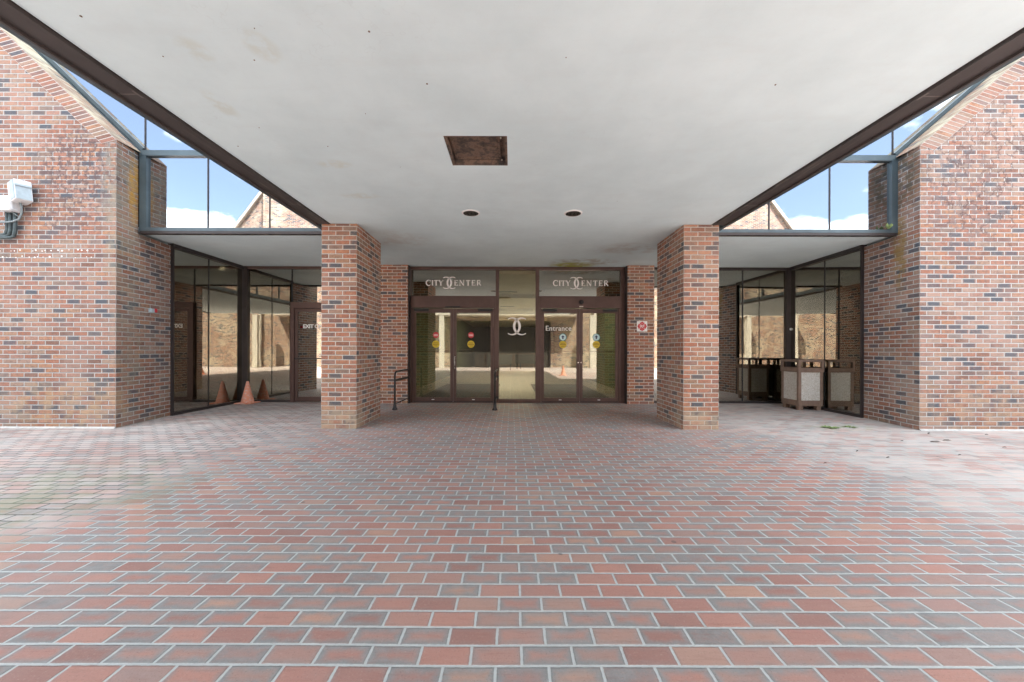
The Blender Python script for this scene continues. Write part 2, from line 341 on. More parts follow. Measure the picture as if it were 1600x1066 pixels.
# ------------------------------------------------------------------ mesh helpers
class MB:
    def __init__(s, uvo=(0, 0)):
        s.v = []; s.f = []; s.uv = {}; s.uvo = uvo; s.smooth = set()
    def face(s, pts, uv=None, smooth=False):
        i = len(s.v); s.v += [tuple(p) for p in pts]; s.f.append(tuple(range(i, i+len(pts))))
        if uv: s.uv[len(s.f)-1] = uv
        if smooth: s.smooth.add(len(s.f)-1)
        return s
    def mesh(s, verts, faces, smooth=False):
        i = len(s.v); s.v += [tuple(p) for p in verts]
        for f in faces:
            s.f.append(tuple(k+i for k in f))
            if smooth: s.smooth.add(len(s.f)-1)
        return s
    def box(s, x0, x1, y0, y1, z0, z1, T=None):
        v = [(x, y, z) for z in (z0, z1) for y in (y0, y1) for x in (x0, x1)]
        if T is not None: v = [T @ Vector(p) for p in v]
        return s.mesh(v, [(0, 2, 3, 1), (4, 5, 7, 6), (0, 1, 5, 4), (2, 6, 7, 3), (0, 4, 6, 2), (1, 3, 7, 5)])
    def prism(s, front, back):
        n = len(front)
        return s.mesh(list(front)+list(back), [tuple(range(n)), tuple(range(2*n-1, n-1, -1))] +
                      [(i, i+n, (i+1) % n+n, (i+1) % n) for i in range(n)])
    def plan(s, pts, z0, z1):   # plan polygon, extruded up
        n = len(pts)
        lo = [(x, y, z0) for x, y in pts]; hi = [(x, y, z1) for x, y in pts]
        return s.mesh(lo+hi, [tuple(range(n-1, -1, -1)), tuple(range(n, 2*n))] + [(i, (i+1) % n, (i+1) % n+n, i+n) for i in range(n)])
    def tube(s, pts, r, n=10, cap=True):
        pts = [Vector(p) for p in pts]; rs = r if isinstance(r, (list, tuple)) else [r]*len(pts)
        t0 = (pts[1]-pts[0]).normalized()
        up = Vector((0, 0, 1)) if abs(t0.z) < .9 else Vector((1, 0, 0))
        a = t0.cross(up).normalized(); base = len(s.v)
        for i, p in enumerate(pts):
            t = (pts[min(i+1, len(pts)-1)]-pts[max(i-1, 0)]).normalized()
            a = (a-t*a.dot(t)).normalized(); b = t.cross(a)
            for k in range(n):
                w = 2*math.pi*k/n
                s.v.append(tuple(p+a*(rs[i]*math.cos(w))+b*(rs[i]*math.sin(w))))
        for i in range(len(pts)-1):
            for k in range(n):
                s.f.append((base+i*n+k, base+i*n+(k+1) % n, base+(i+1)*n+(k+1) % n, base+(i+1)*n+k)); s.smooth.add(len(s.f)-1)
        if cap:
            s.f.append(tuple(base+k for k in range(n-1, -1, -1))); s.f.append(tuple(base+(len(pts)-1)*n+k for k in range(n)))
        return s
    def lathe(s, prof, c=(0, 0, 0), n=24, axis='Z', smooth=True, cap=True):
        base = len(s.v)
        for r, h in prof:
            for k in range(n):
                w = 2*math.pi*k/n; p = (r*math.cos(w), r*math.sin(w), h)
                if axis == 'Y': p = (p[0], -p[2], p[1])     # height runs towards -Y
                s.v.append((p[0]+c[0], p[1]+c[1], p[2]+c[2]))
        for i in range(len(prof)-1):
            for k in range(n):
                s.f.append((base+i*n+k, base+i*n+(k+1) % n, base+(i+1)*n+(k+1) % n, base+(i+1)*n+k))
                if smooth: s.smooth.add(len(s.f)-1)
        if cap: s.f.append(tuple(base+k for k in range(n-1, -1, -1))); s.f.append(tuple(base+(len(prof)-1)*n+k for k in range(n)))
        return s
    def build(s, name, material, parent=None, bevel=0.0, origin=None):
        me = bpy.data.meshes.new(name); me.from_pydata(s.v, [], s.f)
        bm = bmesh.new(); bm.from_mesh(me); bm.faces.ensure_lookup_table()
        uvl = bm.loops.layers.uv.new('UVMap')
        ox, oy = s.uvo
        for i, f in enumerate(bm.faces):
            f.smooth = i in s.smooth
            f.normal_update(); n = f.normal; a = [abs(n.x), abs(n.y), abs(n.z)]
            for k, lp in enumerate(f.loops):
                p = lp.vert.co
                if i in s.uv: lp[uvl].uv = s.uv[i][k]
                elif a[2] > .75: lp[uvl].uv = (p.x-ox, p.y-oy)
                elif a[0] > a[1]: lp[uvl].uv = (p.y-oy, p.z)
                else: lp[uvl].uv = (p.x-ox, p.z)
        if not s.uv: bmesh.ops.recalc_face_normals(bm, faces=bm.faces)
        bm.to_mesh(me); bm.free()
        o = bpy.data.objects.new(name, me); col.objects.link(o); me.materials.append(material)
        if origin is not None:
            me.transform(Matrix.Translation(-Vector(origin))); o.location = origin
        if parent is not None:
            o.parent = parent; o.location = Vector(o.location) - world_loc(parent)
        if bevel:
            md = o.modifiers.new('edge', 'BEVEL'); md.width = bevel; md.segments = 2; md.limit_method = 'ANGLE'; md.angle_limit = R(40)
        return o
def world_loc(o):
    v = Vector(o.location)
    while o.parent: o = o.parent; v += Vector(o.location)
    return v
def tag(o, label=None, cat=None, group=None, kind=None):
    if label: o['label'] = label
    if cat: o['category'] = cat
    if group: o['group'] = group
    if kind: o['kind'] = kind
    return o
def thing(name, label, cat, loc=(0, 0, 0), group=None):
    o = bpy.data.objects.new(name, None); o.empty_display_size = .1; col.objects.link(o); o.location = loc
    return tag(o, label, cat, group)
def children(o): return [c for c in bpy.data.objects if c.parent == o]
def copy_tree(o, parent=None):
    c = o.copy(); col.objects.link(c)
    if parent: c.parent = parent
    for ch in children(o): copy_tree(ch, c)
    return c

def text_mesh(body, size, extrude=.0015, align='LEFT', bold=0.0, spacing=1.0):
    cu = bpy.data.curves.new('lettering', 'FONT'); cu.body = body; cu.size = size; cu.extrude = extrude
    cu.align_x = align; cu.offset = bold; cu.space_character = spacing
    o = bpy.data.objects.new('lettering', cu); col.objects.link(o)
    me = bpy.data.meshes.new_from_object(o.evaluated_get(bpy.context.evaluated_depsgraph_get()))
    bpy.data.objects.remove(o); bpy.data.curves.remove(cu)
    me.transform(Matrix.Rotation(R(90), 4, 'X'))
    return me
def add_text(name, body, size, at, material, parent, **kw):
    me = text_mesh(body, size, **kw); me.name = name; me.materials.clear(); me.materials.append(material)
    o = bpy.data.objects.new(name, me); col.objects.link(o)
    o.parent = parent; o.location = Vector(at)-world_loc(parent)
    return o
def stroke(mb, pts, w, y, t=.003):
    """flat letter stroke along a polyline in XZ; w = one width or one per point"""
    ws = w if isinstance(w, (list, tuple)) else [w]*len(pts)
    L, Rr = [], []
    for i, (x, z) in enumerate(pts):
        a = pts[max(i-1, 0)]; b = pts[min(i+1, len(pts)-1)]
        dx, dz = b[0]-a[0], b[1]-a[1]; l = math.hypot(dx, dz) or 1
        nx, nz = -dz/l*ws[i]/2, dx/l*ws[i]/2
        L.append((x+nx, z+nz)); Rr.append((x-nx, z-nz))
    for i in range(len(pts)-1):
        q = [L[i], L[i+1], Rr[i+1], Rr[i]]
        mb.prism([(x, y, z) for x, z in q], [(x, y+t, z) for x, z in q])
def arc(cx, cz, rx, rz, a0, a1, n=18):
    return [(cx+rx*math.cos(R(a0+(a1-a0)*i/n)), cz+rz*math.sin(R(a0+(a1-a0)*i/n))) for i in range(n+1)]
def double_c(mb, cx, cz, h, y):
    """two interlocked C shapes back to back, thick at the crossing and thin at the tips"""
    rx, rz = h*.46, h*.5
    n = 26
    for sgn in (1, -1):
        # C opening outward: right-hand C has its bow on the left
        a = arc(cx+sgn*(rx*.64), cz, rx, rz, 180-122, 180+122, n) if sgn > 0 else arc(cx-rx*.64, cz, rx, rz, 122, -122, n)
        ws = [h*(.055+.095*math.sin(math.pi*i/n)**2) for i in range(n+1)]
        stroke(mb, a, ws, y)
def serif_word(mb, word, x, z, h, y, gap=0.0):
    th, tk = h*.13, h*.20
    sf = h*.07
    for k_, ch in enumerate(word):
        x += gap if k_ else 0
        def ser(cx, cz, w=.3): stroke(mb, [(cx-h*w/2, cz), (cx+h*w/2, cz)], sf, y)
        if ch == 'C':
            a = arc(x+h*.46, z+h*.5, h*.44, h*.49, 42, 318, 20)
            stroke(mb, a, [th*.7+(tk-th*.6)*math.sin(math.pi*i/20)**2 for i in range(21)], y)
            stroke(mb, [(a[0][0], a[0][1]-h*.12), (a[0][0], a[0][1]+h*.14)], sf, y); x += h*.98
        elif ch == 'I':
            stroke(mb, [(x+h*.17, z), (x+h*.17, z+h)], tk, y); ser(x+h*.17, z+sf/2); ser(x+h*.17, z+h-sf/2); x += h*.42
        elif ch == 'T':
            c = x+h*.40
            stroke(mb, [(c, z), (c, z+h)], tk, y); stroke(mb, [(x+h*.04, z+h-th/2), (x+h*.76, z+h-th/2)], th*.8, y); ser(c, z+sf/2)
            for e in (x+h*.05, x+h*.75): stroke(mb, [(e, z+h), (e, z+h*.76)], sf, y)
            x += h*.86
        elif ch == 'Y':
            c = x+h*.40
            stroke(mb, [(c, z), (c, z+h*.45)], tk, y); stroke(mb, [(c, z+h*.42), (x+h*.08, z+h)], tk*.9, y); stroke(mb, [(c, z+h*.42), (x+h*.74, z+h)], th*.7, y)
            ser(c, z+sf/2); ser(x+h*.10, z+h-sf/2); ser(x+h*.74, z+h-sf/2, .24); x += h*.84
        elif ch == 'E':
            stroke(mb, [(x+h*.14, z), (x+h*.14, z+h)], tk, y)
            stroke(mb, [(x, z+h*.52), (x+h*.5, z+h*.52)], th*.9, y-.0004)
            for zz, w in ((z+th*.4, .66), (z+h*.52, .52), (z+h-th*.4, .62)): stroke(mb, [(x, zz), (x+h*w, zz)], th*.75, y)
            stroke(mb, [(x+h*.65, z), (x+h*.65, z+h*.22)], sf, y); stroke(mb, [(x+h*.61, z+h), (x+h*.61, z+h*.8)], sf, y); x += h*.76
        elif ch == 'N':
            stroke(mb, [(x+h*.10, z), (x+h*.10, z+h)], th*.7, y); stroke(mb, [(x+h*.08, z+h), (x+h*.78, z)], tk, y); stroke(mb, [(x+h*.78, z), (x+h*.78, z+h)], th*.7, y)
            ser(x+h*.10, z+sf/2); ser(x+h*.08, z+h-sf/2); ser(x+h*.78, z+h-sf/2); x += h*1.0
        elif ch == 'R':
            stroke(mb, [(x+h*.14, z), (x+h*.14, z+h)], tk, y)
            a = [(x+h*.14, z+h-th*.4)]+arc(x+h*.36, z+h*.74, h*.24, h*.24, 80, -80, 10)+[(x+h*.14, z+h*.5)]
            stroke(mb, a, th*.9, y); stroke(mb, [(x+h*.36, z+h*.5), (x+h*.74, z)], tk*.9, y); ser(x+h*.14, z+sf/2); x += h*.8
    return x

# ------------------------------------------------------------------ setting
ZC = 3.13                                   # soffit level everywhere
g = MB(); g.face([(-150, -150, 0), (150, -150, 0), (150, 150, 0), (-150, 150, 0)])
tag(g.build('pavement', M['paver']), kind='structure')

# lobby behind the glass
YG = 8.80                                   # line of the front glazing
f = MB(); f.box(-8, 8, YG+.05, 29, .002, .010); tag(f.build('lobby_floor', M['tiles']), kind='structure')
f = MB(); f.box(-8, 8, YG+.14, 29, 3.0, 3.1); tag(f.build('lobby_ceiling', M['lobby_ceiling']), kind='structure')
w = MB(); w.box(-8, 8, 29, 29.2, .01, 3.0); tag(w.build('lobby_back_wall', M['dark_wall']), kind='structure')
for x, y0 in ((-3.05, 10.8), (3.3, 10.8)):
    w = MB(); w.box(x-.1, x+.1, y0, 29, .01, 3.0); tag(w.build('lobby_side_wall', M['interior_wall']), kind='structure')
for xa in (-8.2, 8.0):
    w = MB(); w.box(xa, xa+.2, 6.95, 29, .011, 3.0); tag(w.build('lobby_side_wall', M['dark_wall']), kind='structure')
for xa, xb in ((-8, -6.6), (6.8, 8)):
    w = MB(); w.box(xa, xb, 6.95, YG+.13, 3.0, 3.1); tag(w.build('lobby_ceiling', M['lobby_ceiling']), kind='structure')
    w = MB(); w.box(xa, xb, 6.95, YG+.045, .002, .010); tag(w.build('lobby_floor', M['tiles']), kind='structure')
for x0, x1 in ((-8, -3.15), (3.4, 8)):
    w = MB(); w.box(x0, x1, 11.6, 11.7, .01, 3.0); tag(w.build('lobby_partition', M['dark_wall']), kind='structure')

# ------------------------------------------------------------------ brick side walls
def side_wall(s, cx, cz, rake, rx, ry, mbrick, mcop, label):
    """s=-1 left, +1 right. cx corner at the front plane, rx/ry end of the return"""
    root = thing('brick_wall', label, 'wall', (cx, 5.8, 0), 'brick walls flanking the entrance')
    far = s*22; slope = (rx-cx)/(ry-5.8)
    tx = cx+s*(10-cz)/math.tan(R(rake))
    b = MB(uvo=(cx, 5.8+.1075))
    Y1 = 6.20; dx = slope*(Y1-5.8)
    fr = [(far, 5.8, ZC-.04), (cx, 5.8, ZC-.04), (cx, 5.8, cz), (tx, 5.8, 10), (far, 5.8, 10)]
    bk = [(x if x == far else x+dx, Y1, z) for x, y, z in fr]
    b.prism(fr, bk)
    b.plan([(far, 5.8), (cx, 5.8), (rx, ry), (far, ry)], -.05, ZC-.04)
    b.build('wall', mbrick, root)
    # rowlock course along the rake, 3 mm proud of the wall face
    c = MB(); a = R(rake); L = (10-cz)/math.sin(a)
    d = Vector((s*math.cos(a), 0, math.sin(a))); n = Vector((-s*math.sin(a), 0, math.cos(a)))   # along / outwards
    P0 = Vector((cx, 0, cz)); wd = .2
    def pt(t, q, y): return P0+d*t+n*q+Vector((0, y, 0))
    f0, f1 = 5.797, 6.19
    quad = [(0, 0), (L, 0), (L, -wd), (.0, -wd)]
    c.face([pt(t+(.0 if q == 0 else .12), q, f0) for t, q in quad], uv=[(q+.202, t) for t, q in quad])
    tq = [(0, f0), (L, f0), (L, f1), (0, f1)]
    sl_ = MB(); sl_.face([pt(t, .004, y) for t, y in tq], uv=[((y-f0), t) for t, y in tq])
    sl_.face([pt(t, .001, y) for t, y in tq[::-1]], uv=[((y-f0), t) for t, y in tq[::-1]]); sl_.build('sloping_sill', M['sill_sunlit'], root)
    c.face([pt(0, .004, f0), pt(L, .004, f0), pt(L, 0, f0), pt(0, 0, f0)], uv=[(.1, 0), (.1, L), (.1, L), (.1, 0)])
    c.build('coping', mcop, root)
    # thin lime fillet along the foot
    fl = MB(); fl.prism([(far, 5.772, 0), (far, 5.80, 0), (far, 5.80, .022)], [(cx-s*.0, 5.772, 0), (cx, 5.80, 0), (cx, 5.80, .022)])
    fl.build('mortar_fillet', M['fill'], root)
    return root
WL = side_wall(-1, -6.045, 4.40, 43.8, -6.20, 6.90, M['brick_left'], M['coping_left'],
               'left brick wall with white bolt holes and a white electrical box')
WR = side_wall(1, 6.22, 4.345, 41.0, 6.36, 6.87, M['brick_right'], M['coping_right'],
               'right brick wall with dried creeper traces beside the litter bin')
# plugged holes of a removed sign
hol = MB()
for zz, n0 in ((2.71, 19), (2.61, 18)):
    for i in range(n0):
        x = -7.80+1.40*i/(n0-1)+rnd.uniform(-.03, .03); r = rnd.uniform(.006, .014)
        if rnd.random() < .14: continue
        hol.lathe([(r, 0), (r*.9, .004)], (x, 5.799, zz+rnd.uniform(-.014, .014)), 8, 'Y')
o = hol.build('plugged_holes', M['white'], WL); o['kind'] = 'stuff'

# ------------------------------------------------------------------ pillars and pilasters
def pillar(x0, x1, y0, y1, m, label, name, cat, grp, uo):
    b = MB(uvo=(x0+uo, y0+.1075)); b.box(x0, x1, y0, y1, -.05, ZC-.002)
    o = b.build(name, m, None, origin=((x0+x1)/2, (y0+y1)/2, 0)); return tag(o, label, cat, grp)
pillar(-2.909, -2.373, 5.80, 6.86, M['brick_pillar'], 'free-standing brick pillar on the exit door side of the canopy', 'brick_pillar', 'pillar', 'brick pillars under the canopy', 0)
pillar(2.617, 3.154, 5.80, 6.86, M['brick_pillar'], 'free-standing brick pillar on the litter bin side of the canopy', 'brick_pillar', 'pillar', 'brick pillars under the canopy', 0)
pillar(-2.970, -2.355, 8.57, 8.86, M['brick_inner'], 'brick pilaster behind the black guard rail at the left doors', 'brick_pilaster', 'pilaster', 'brick pilasters beside the doors', .05)
pillar(2.605, 3.204, 8.57, 8.86, M['brick_inner'], 'brick pilaster carrying the red and white emblem sign', 'brick_pilaster', 'pilaster', 'brick pilasters beside the doors', .05)

# ------------------------------------------------------------------ canopy
YB = -2.6
XL, XR = -2.775, 3.035                      # edges of the white ceiling
can = thing('entrance_canopy', 'wide white stucco canopy with dark bronze edges over the brick paving', 'canopy', (0.1, 5.8, ZC))
hx0, hx1, hy0, hy1 = -.625, -.050, 3.42, 3.975    # hole of the access panel
c = MB()
for x0, x1, y0, y1 in ((XL, XR, hy1, 5.796), (XL, XR, YB, hy0), (XL, hx0, hy0, hy1), (hx1, XR, hy0, hy1)):
    c.box(x0, x1, y0, y1, ZC, ZC+.12)
c.build('ceiling', M['stucco'], can)
c = MB(); c.box(XL, XR, 5.802, 8.93, ZC+.002, ZC+.09)
c.box(-6.5, XL-.005, 6.275, 8.93, ZC, ZC+.09); c.box(XR+.005, 6.7, 6.275, 8.93, ZC, ZC+.09)
c.build('soffit', M['stucco'], can)
for s, xe in ((-1, XL), (1, XR)):
    lab = 'fascia'
    f = MB()
    a, b_ = sorted((xe+s*.016, xe+s*.190)); f.box(a, b_, YB, 5.79, ZC-.012, ZC+.10)
    a, b_ = sorted((xe+s*.190, xe+s*.208)); f.box(a, b_, YB, 5.79, ZC-.030, ZC+.10)
    a, b_ = sorted((xe+s*.016, xe+s*.030)); f.box(a, b_, YB, 5.785, ZC-.022, ZC-.0125)
    fo = f.build('fascia', M['fascia'], can)
    gr = MB(); a, b_ = sorted((xe+s*.001, xe+s*.015)); gr.box(a, b_, YB+.01, 5.78, ZC+.03, ZC+.08); gr.build('shadow_gap', M['groove'], fo)
    for yy in (2.85, 5.0, .4):
        jn = MB(); a, b_ = sorted((xe+s*.031, xe+s*.188)); jn.box(a, b_, yy, yy+.006, ZC-.0145, ZC-.0123); jn.build('splice_joint', M['worn'], fo)
        jn = MB(); a, b_ = sorted((xe+s*.020, xe+s*.034)); jn.box(a, b_, yy-.05, yy+.03, ZC-.0245, ZC-.0223); jn.build('splice_clip', M['worn'], fo)
    # glazed side of the raised canopy roof: rail, posts and panes
    xo = xe+s*.26
    fr = MB(); fr.box(xo-.035, xo+.035, YB, 6.16, ZC+.0, ZC+.10); fr.box(xo-.035, xo+.035, YB, 6.16, 4.28, 4.40)
    y = YB+.05
    while y < 6.1:
        fr.box(xo-.03, xo+.03, y-.03, y+.03, ZC+.10, 4.28); y += 1.27
    so = fr.build('side_light_frame', M['bluegrey'], can)
    gl = MB(); gl.box(xo-.006, xo+.006, YB, 6.15, ZC+.101, 4.279); gl.build('side_light_pane', M['glass_sky'], so)
rf = MB(); rf.box(XL-.35, XR+.35, YB-.2, 6.16, 4.42, 4.60); rf.build('roof', M['roof'], can)
ic = MB(); ic.box(XL+.1, XR-.1, YB, 6.0, 3.6, 4.3); ic.build('roof_core', M['dark_wall'], can)
# little dark spots of old fixings in the stucco
sp = MB()
for px, py in ((-1.55, 2.28), (-.87, 2.3), (-.62, 2.75), (-1.72, 2.53), (-1.75, 3.6), (-1.18, 4.0), (-1.2, 3.1), (-2.3, 2.5), (-2.2, 3.3), (1.9, 2.75), (.35, 2.5), (1.35, 4.9), (-2.5, 2.2), (-2.6, 3.6)):
    r = rnd.uniform(.003, .0075); sp.lathe([(r, 0), (r*.8, .003)], (px, py, ZC-.003), 8)
sp.build('fixing_spots', M['wood'], can)['kind'] = 'stuff'

# ceiling access panel
ap = thing('access_panel', 'rusty steel hatch recessed in the white canopy ceiling', 'hatch', ((hx0+hx1)/2, (hy0+hy1)/2, ZC))
p = MB(); p.box(hx0, hx1, hy0, hy1, ZC+.055, ZC+.07); p.build('plate', M['rust'], ap)
p = MB()
for a in ((hx0+.001, hx0+.022, hy0+.001, hy1-.001), (hx1-.022, hx1-.001, hy0+.001, hy1-.001)): p.box(*a, ZC+.004, ZC+.054)
for a in ((hx0+.022, hx1-.022, hy0+.001, hy0+.022), (hx0+.022, hx1-.022, hy1-.022, hy1-.001)): p.box(*a, ZC+.004, ZC+.054)
p.build('frame', M['rust'], ap)
p = MB()
for a in ((hx0+.045, hx1-.05, hy0+.05, hy0+.07), (hx0+.045, hx1-.05, hy1-.07, hy1-.05)): p.box(*a, ZC+.042, ZC+.0545)
for a in ((hx0+.045, hx0+.065, hy0+.07, hy1-.07), (hx1-.09, hx1-.07, hy0+.07, hy1-.07)): p.box(*a, ZC+.042, ZC+.0545)
T = Matrix.Translation((hx1-.17, hy0+.28, 0)) @ Matrix.Rotation(R(24), 4, 'Z')
p.box(-.07, .06, -.03, .03, ZC+.044, ZC+.0545, T); p.build('bracket', M['rust'], ap)
for yy in (hy0+.09, hy1-.06):
    p = MB(); p.lathe([(.008, 0), (.006, .01)], (hx1-.06, yy, ZC+.030), 10); p.build('bolt', M['trim'], ap)

# recessed downlights
def downlight(x, y, label):
    t = thing('ceiling_light', label, 'ceiling light', (x, y, ZC), 'round recessed ceiling lights')
    m_ = MB(); m_.lathe([(.108, -.011), (.116, -.010), (.130, -.002), (.130, .0), (.108, .0), (.108, -.011)], (x, y, ZC), 32, cap=False); m_.build('trim_ring', M['white'], t)
    m_ = MB(); m_.lathe([(.0, -.003), (.05, -.005), (.107, -.008), (.107, -.0095), (.05, -.007), (.0, -.006)], (x, y, ZC), 28); m_.build('reflector', M['downlight'], t)
    m_ = MB()
    for k in range(4):
        m_.box(x-.09+.05*k, x-.086+.05*k, y-.055, y+.055, ZC-.0165, ZC-.012)
    m_.build('louvre', M['groove'], t)
downlight(-.583, 5.33, 'round unlit ceiling light nearer the left doors')
downlight(.853, 5.33, 'round unlit ceiling light nearer the right doors')

# ------------------------------------------------------------------ clerestory windows over the recesses
def clerestory(s, xj, xm, zt, cx, cz, rake, label):
    """xj jamb, xm butt joints, zt transom level"""
    Y = 6.21
    t = thing('clerestory_window', label, 'window', (xj, Y, ZC), 'blue framed clerestory windows')
    xin = XL-.30 if s < 0 else XR+.30
    fr = MB()
    a, b = sorted((xj+s*.0, xin)); fr.box(a, b, Y-.03, Y+.06, ZC+.002, ZC+.055)       # bottom rail
    dr = MB(); dr.box(a, b, Y-.026, Y+.06, ZC-.040, ZC+.001); dr.build('drip_rail', M['dark_bronze'], t)
    a, b = sorted((xj-s*.11, xj)); fr.box(a, b, Y-.028, Y+.06, ZC+.0555, zt-.045)        # jamb
    a, b = sorted((xj, xin)); fr.box(a, b, Y-.032, Y+.06, zt-.045, zt+.045)             # transom
    an = R(rake); d = Vector((s*math.cos(an), 0, math.sin(an))); n = Vector((-s*math.sin(an), 0, math.cos(an)))
    P0 = Vector((xj-s*.005, Y, zt+.02))
    L = (9.9-zt)/math.sin(an)
    def bar(q0, q1, y0, y1):
        pts = [P0+d*0+n*q0, P0+d*L+n*q0, P0+d*L+n*q1, P0+n*q1]
        fr.prism([(p.x, y0, p.z) for p in pts], [(p.x, y1, p.z) for p in pts])
    bar(-.035, .020, Y-.036, Y+.055); bar(.030, .085, Y-.025, Y+.055)
    f_ = fr.build('frame', M['bluegrey'], t)
    for x, za, zb in [(x, ZC+.056, zt-.046) for x in xm]+[(x, zt+.046, 9.8) for x in list(xm)+[xj-s*.06]]:
        jn = MB(); jn.box(x-.008, x+.008, Y+.002, Y+.012, za, zb); jn.build('butt_joint', M['dark_bronze'], t)
    xs = [xj-s*.10]+list(xm)+[xin]
    for i in range(len(xs)-1):
        a, b = sorted((xs[i], xs[i+1])); pn = MB(); pn.box(a+.008, b-.008, Y+.013, Y+.023, ZC+.05, zt-.04)
        pn.build('lower_pane', M['glass_sky'], t)
    up = MB(); q = [P0+n*.02, P0+d*L+n*.02, Vector((xin, Y, P0.z+d.z*L)), Vector((xin, Y, P0.z+.02))]
    up.prism([(p.x, Y+.013, p.z) for p in q], [(p.x, Y+.023, p.z) for p in q]); up.build('upper_pane', M['glass_sky'], t)
    return t
CL = clerestory(-1, -6.07, (-4.98, -3.97), 4.40, -6.045, 4.40, 43.8, 'blue framed clerestory window beside the left brick wall')
CR = clerestory(1, 6.28, (5.19, 4.20), 4.35, 6.22, 4.345, 41.0, 'blue framed clerestory window with a weed, beside the right brick wall')
# dark rooms behind the clerestory
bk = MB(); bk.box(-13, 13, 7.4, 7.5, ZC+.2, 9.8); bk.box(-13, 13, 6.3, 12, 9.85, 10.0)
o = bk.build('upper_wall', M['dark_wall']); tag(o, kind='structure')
bk = MB(); bk.box(-22, 22, 12.1, 29.5, 3.15, 9.8); bk.box(-22, -8.25, 6.95, 12.0, 0, 9.8); bk.box(8.25, 22, 6.95, 12.0, 0, 9.8)  # unseen solid mass added to stop sun leaking into the recesses
tag(bk.build('sun_block_core', M['dark_wall']), kind='structure')

# ------------------------------------------------------------------ storefronts
def pane(root, x0, x1, z0, z1, y, m, name='glass_pane', parent=None):
    p = MB(); p.box(x0, x1, y-.005, y+.005, z0, z1); return p.build(name, m, parent or root)
def decal_disc(x, z, r, y, m, parent, name, sides=24):
    d = MB(); d.lathe([(r, 0), (r, .0012)], (x, y, z), sides, 'Y', False); return d.build(name, m, parent)

def door_leaf(root, x0, x1, hinge, y, label, kind, glass):
    """aluminium framed glass leaf; hinge side -1/+1"""
    z0, z1 = .025, 2.165
    d = MB(); st = .068
    d.box(x0, x0+st, y-.022, y+.022, z0, z1); d.box(x1-st, x1, y-.022, y+.022, z0, z1)
    d.box(x0+st, x1-st, y-.021, y+.021, z1-.095, z1); d.box(x0+st, x1-st, y-.021, y+.021, z0, z0+.09)
    D = d.build('door', M['bronze'], root, bevel=.003, origin=((x0+x1)/2, y, 0)); D['label'] = label
    pane(None, x0+st, x1-st, z0+.09, z1-.095, y, glass, 'glass_pane', D)
    b = MB(); b.box(x0+.02, x1-.02, y+.05, y+.07, 1.172, 1.192)
    inner = x1 if hinge < 0 else x0
    b.box(x0+.01, x0+.05, y+.022, y+.06, 1.15, 1.21); b.box(x1-.05, x1-.01, y+.022, y+.06, 1.15, 1.21)
    b.build('push_bar', M['bronze'], D)
    a0, a1 = sorted((inner+hinge*.13, inner+hinge*.40))
    for za, zb in ((1.205, 1.232), (1.140, 1.165)):
        b = MB(); b.box(a0, a1, y+.030, y+.048, za, zb); b.build('push_pad', M['trim'], D)
    hx = x0 if hinge < 0 else x1
    a0, a1 = sorted((hx-hinge*.03, hx-hinge*.36))
    b = MB(); b.box(a0, a1, y-.065, y-.0225, z1-.062, z1-.004); b.build('door_closer', M['black'], D, bevel=.004)
    b = MB(); a0 = (x0+x1)/2; b.box(a0-.03, a0+.03, y-.0245, y-.0225, .060, .075); b.build('floor_tag', M['white'], D)
    b = MB(); b.box(x0+.01, x1-.01, y-.030, y-.0225, .004, .030); b.build('sweep', M['black'], D)
    xm = (x0+x1)/2
    yy = y-.0066
    ds = -hinge*.06
    if kind == 'exit':
        decal_disc(xm+ds, 1.555, .072, yy, M['red'], D, 'stop_sticker', 8)
        q = MB(); q.box(xm+ds-.052, xm+ds+.052, yy-.0024, yy-.0013, 1.525, 1.582); q.build('sticker_print', M['pink'], D)
        q = MB(); q.box(xm+ds-.046, xm+ds+.046, yy-.0034, yy-.0026, 1.548, 1.558); q.build('sticker_bar', M['white'], D)
    else:
        decal_disc(xm+ds, 1.512, .086, yy, M['teal'], D, 'arrow_sticker_rim')
        decal_disc(xm+ds, 1.512, .074, yy-.0013, M['aqua'], D, 'arrow_sticker')
        q = MB(); q.prism([(xm+ds+a, yy-.0036, 1.512+b) for a, b in ((0, .048), (.042, .002), (.016, .002), (.016, -.042), (-.016, -.042), (-.016, .002), (-.042, .002))],
                          [(xm+ds+a, yy-.0027, 1.512+b) for a, b in ((0, .048), (.042, .002), (.016, .002), (.016, -.042), (-.016, -.042), (-.016, .002), (-.042, .002))])
        q.build('arrow_print', M['navy'], D)
    zc = 1.345
    decal_disc(xm+ds, zc, .084, yy, M['yellow'], D, 'round_sticker')
    for hw, za, zb in ((.068, -.012, .004), (.050, .022, .036), (.040, -.046, -.034)):
        q = MB(); q.box(xm+ds-hw, xm+ds+hw, yy-.0024, yy-.0013, zc+za, zc+zb); q.build('sticker_band', M['ochre'], D)
    return D

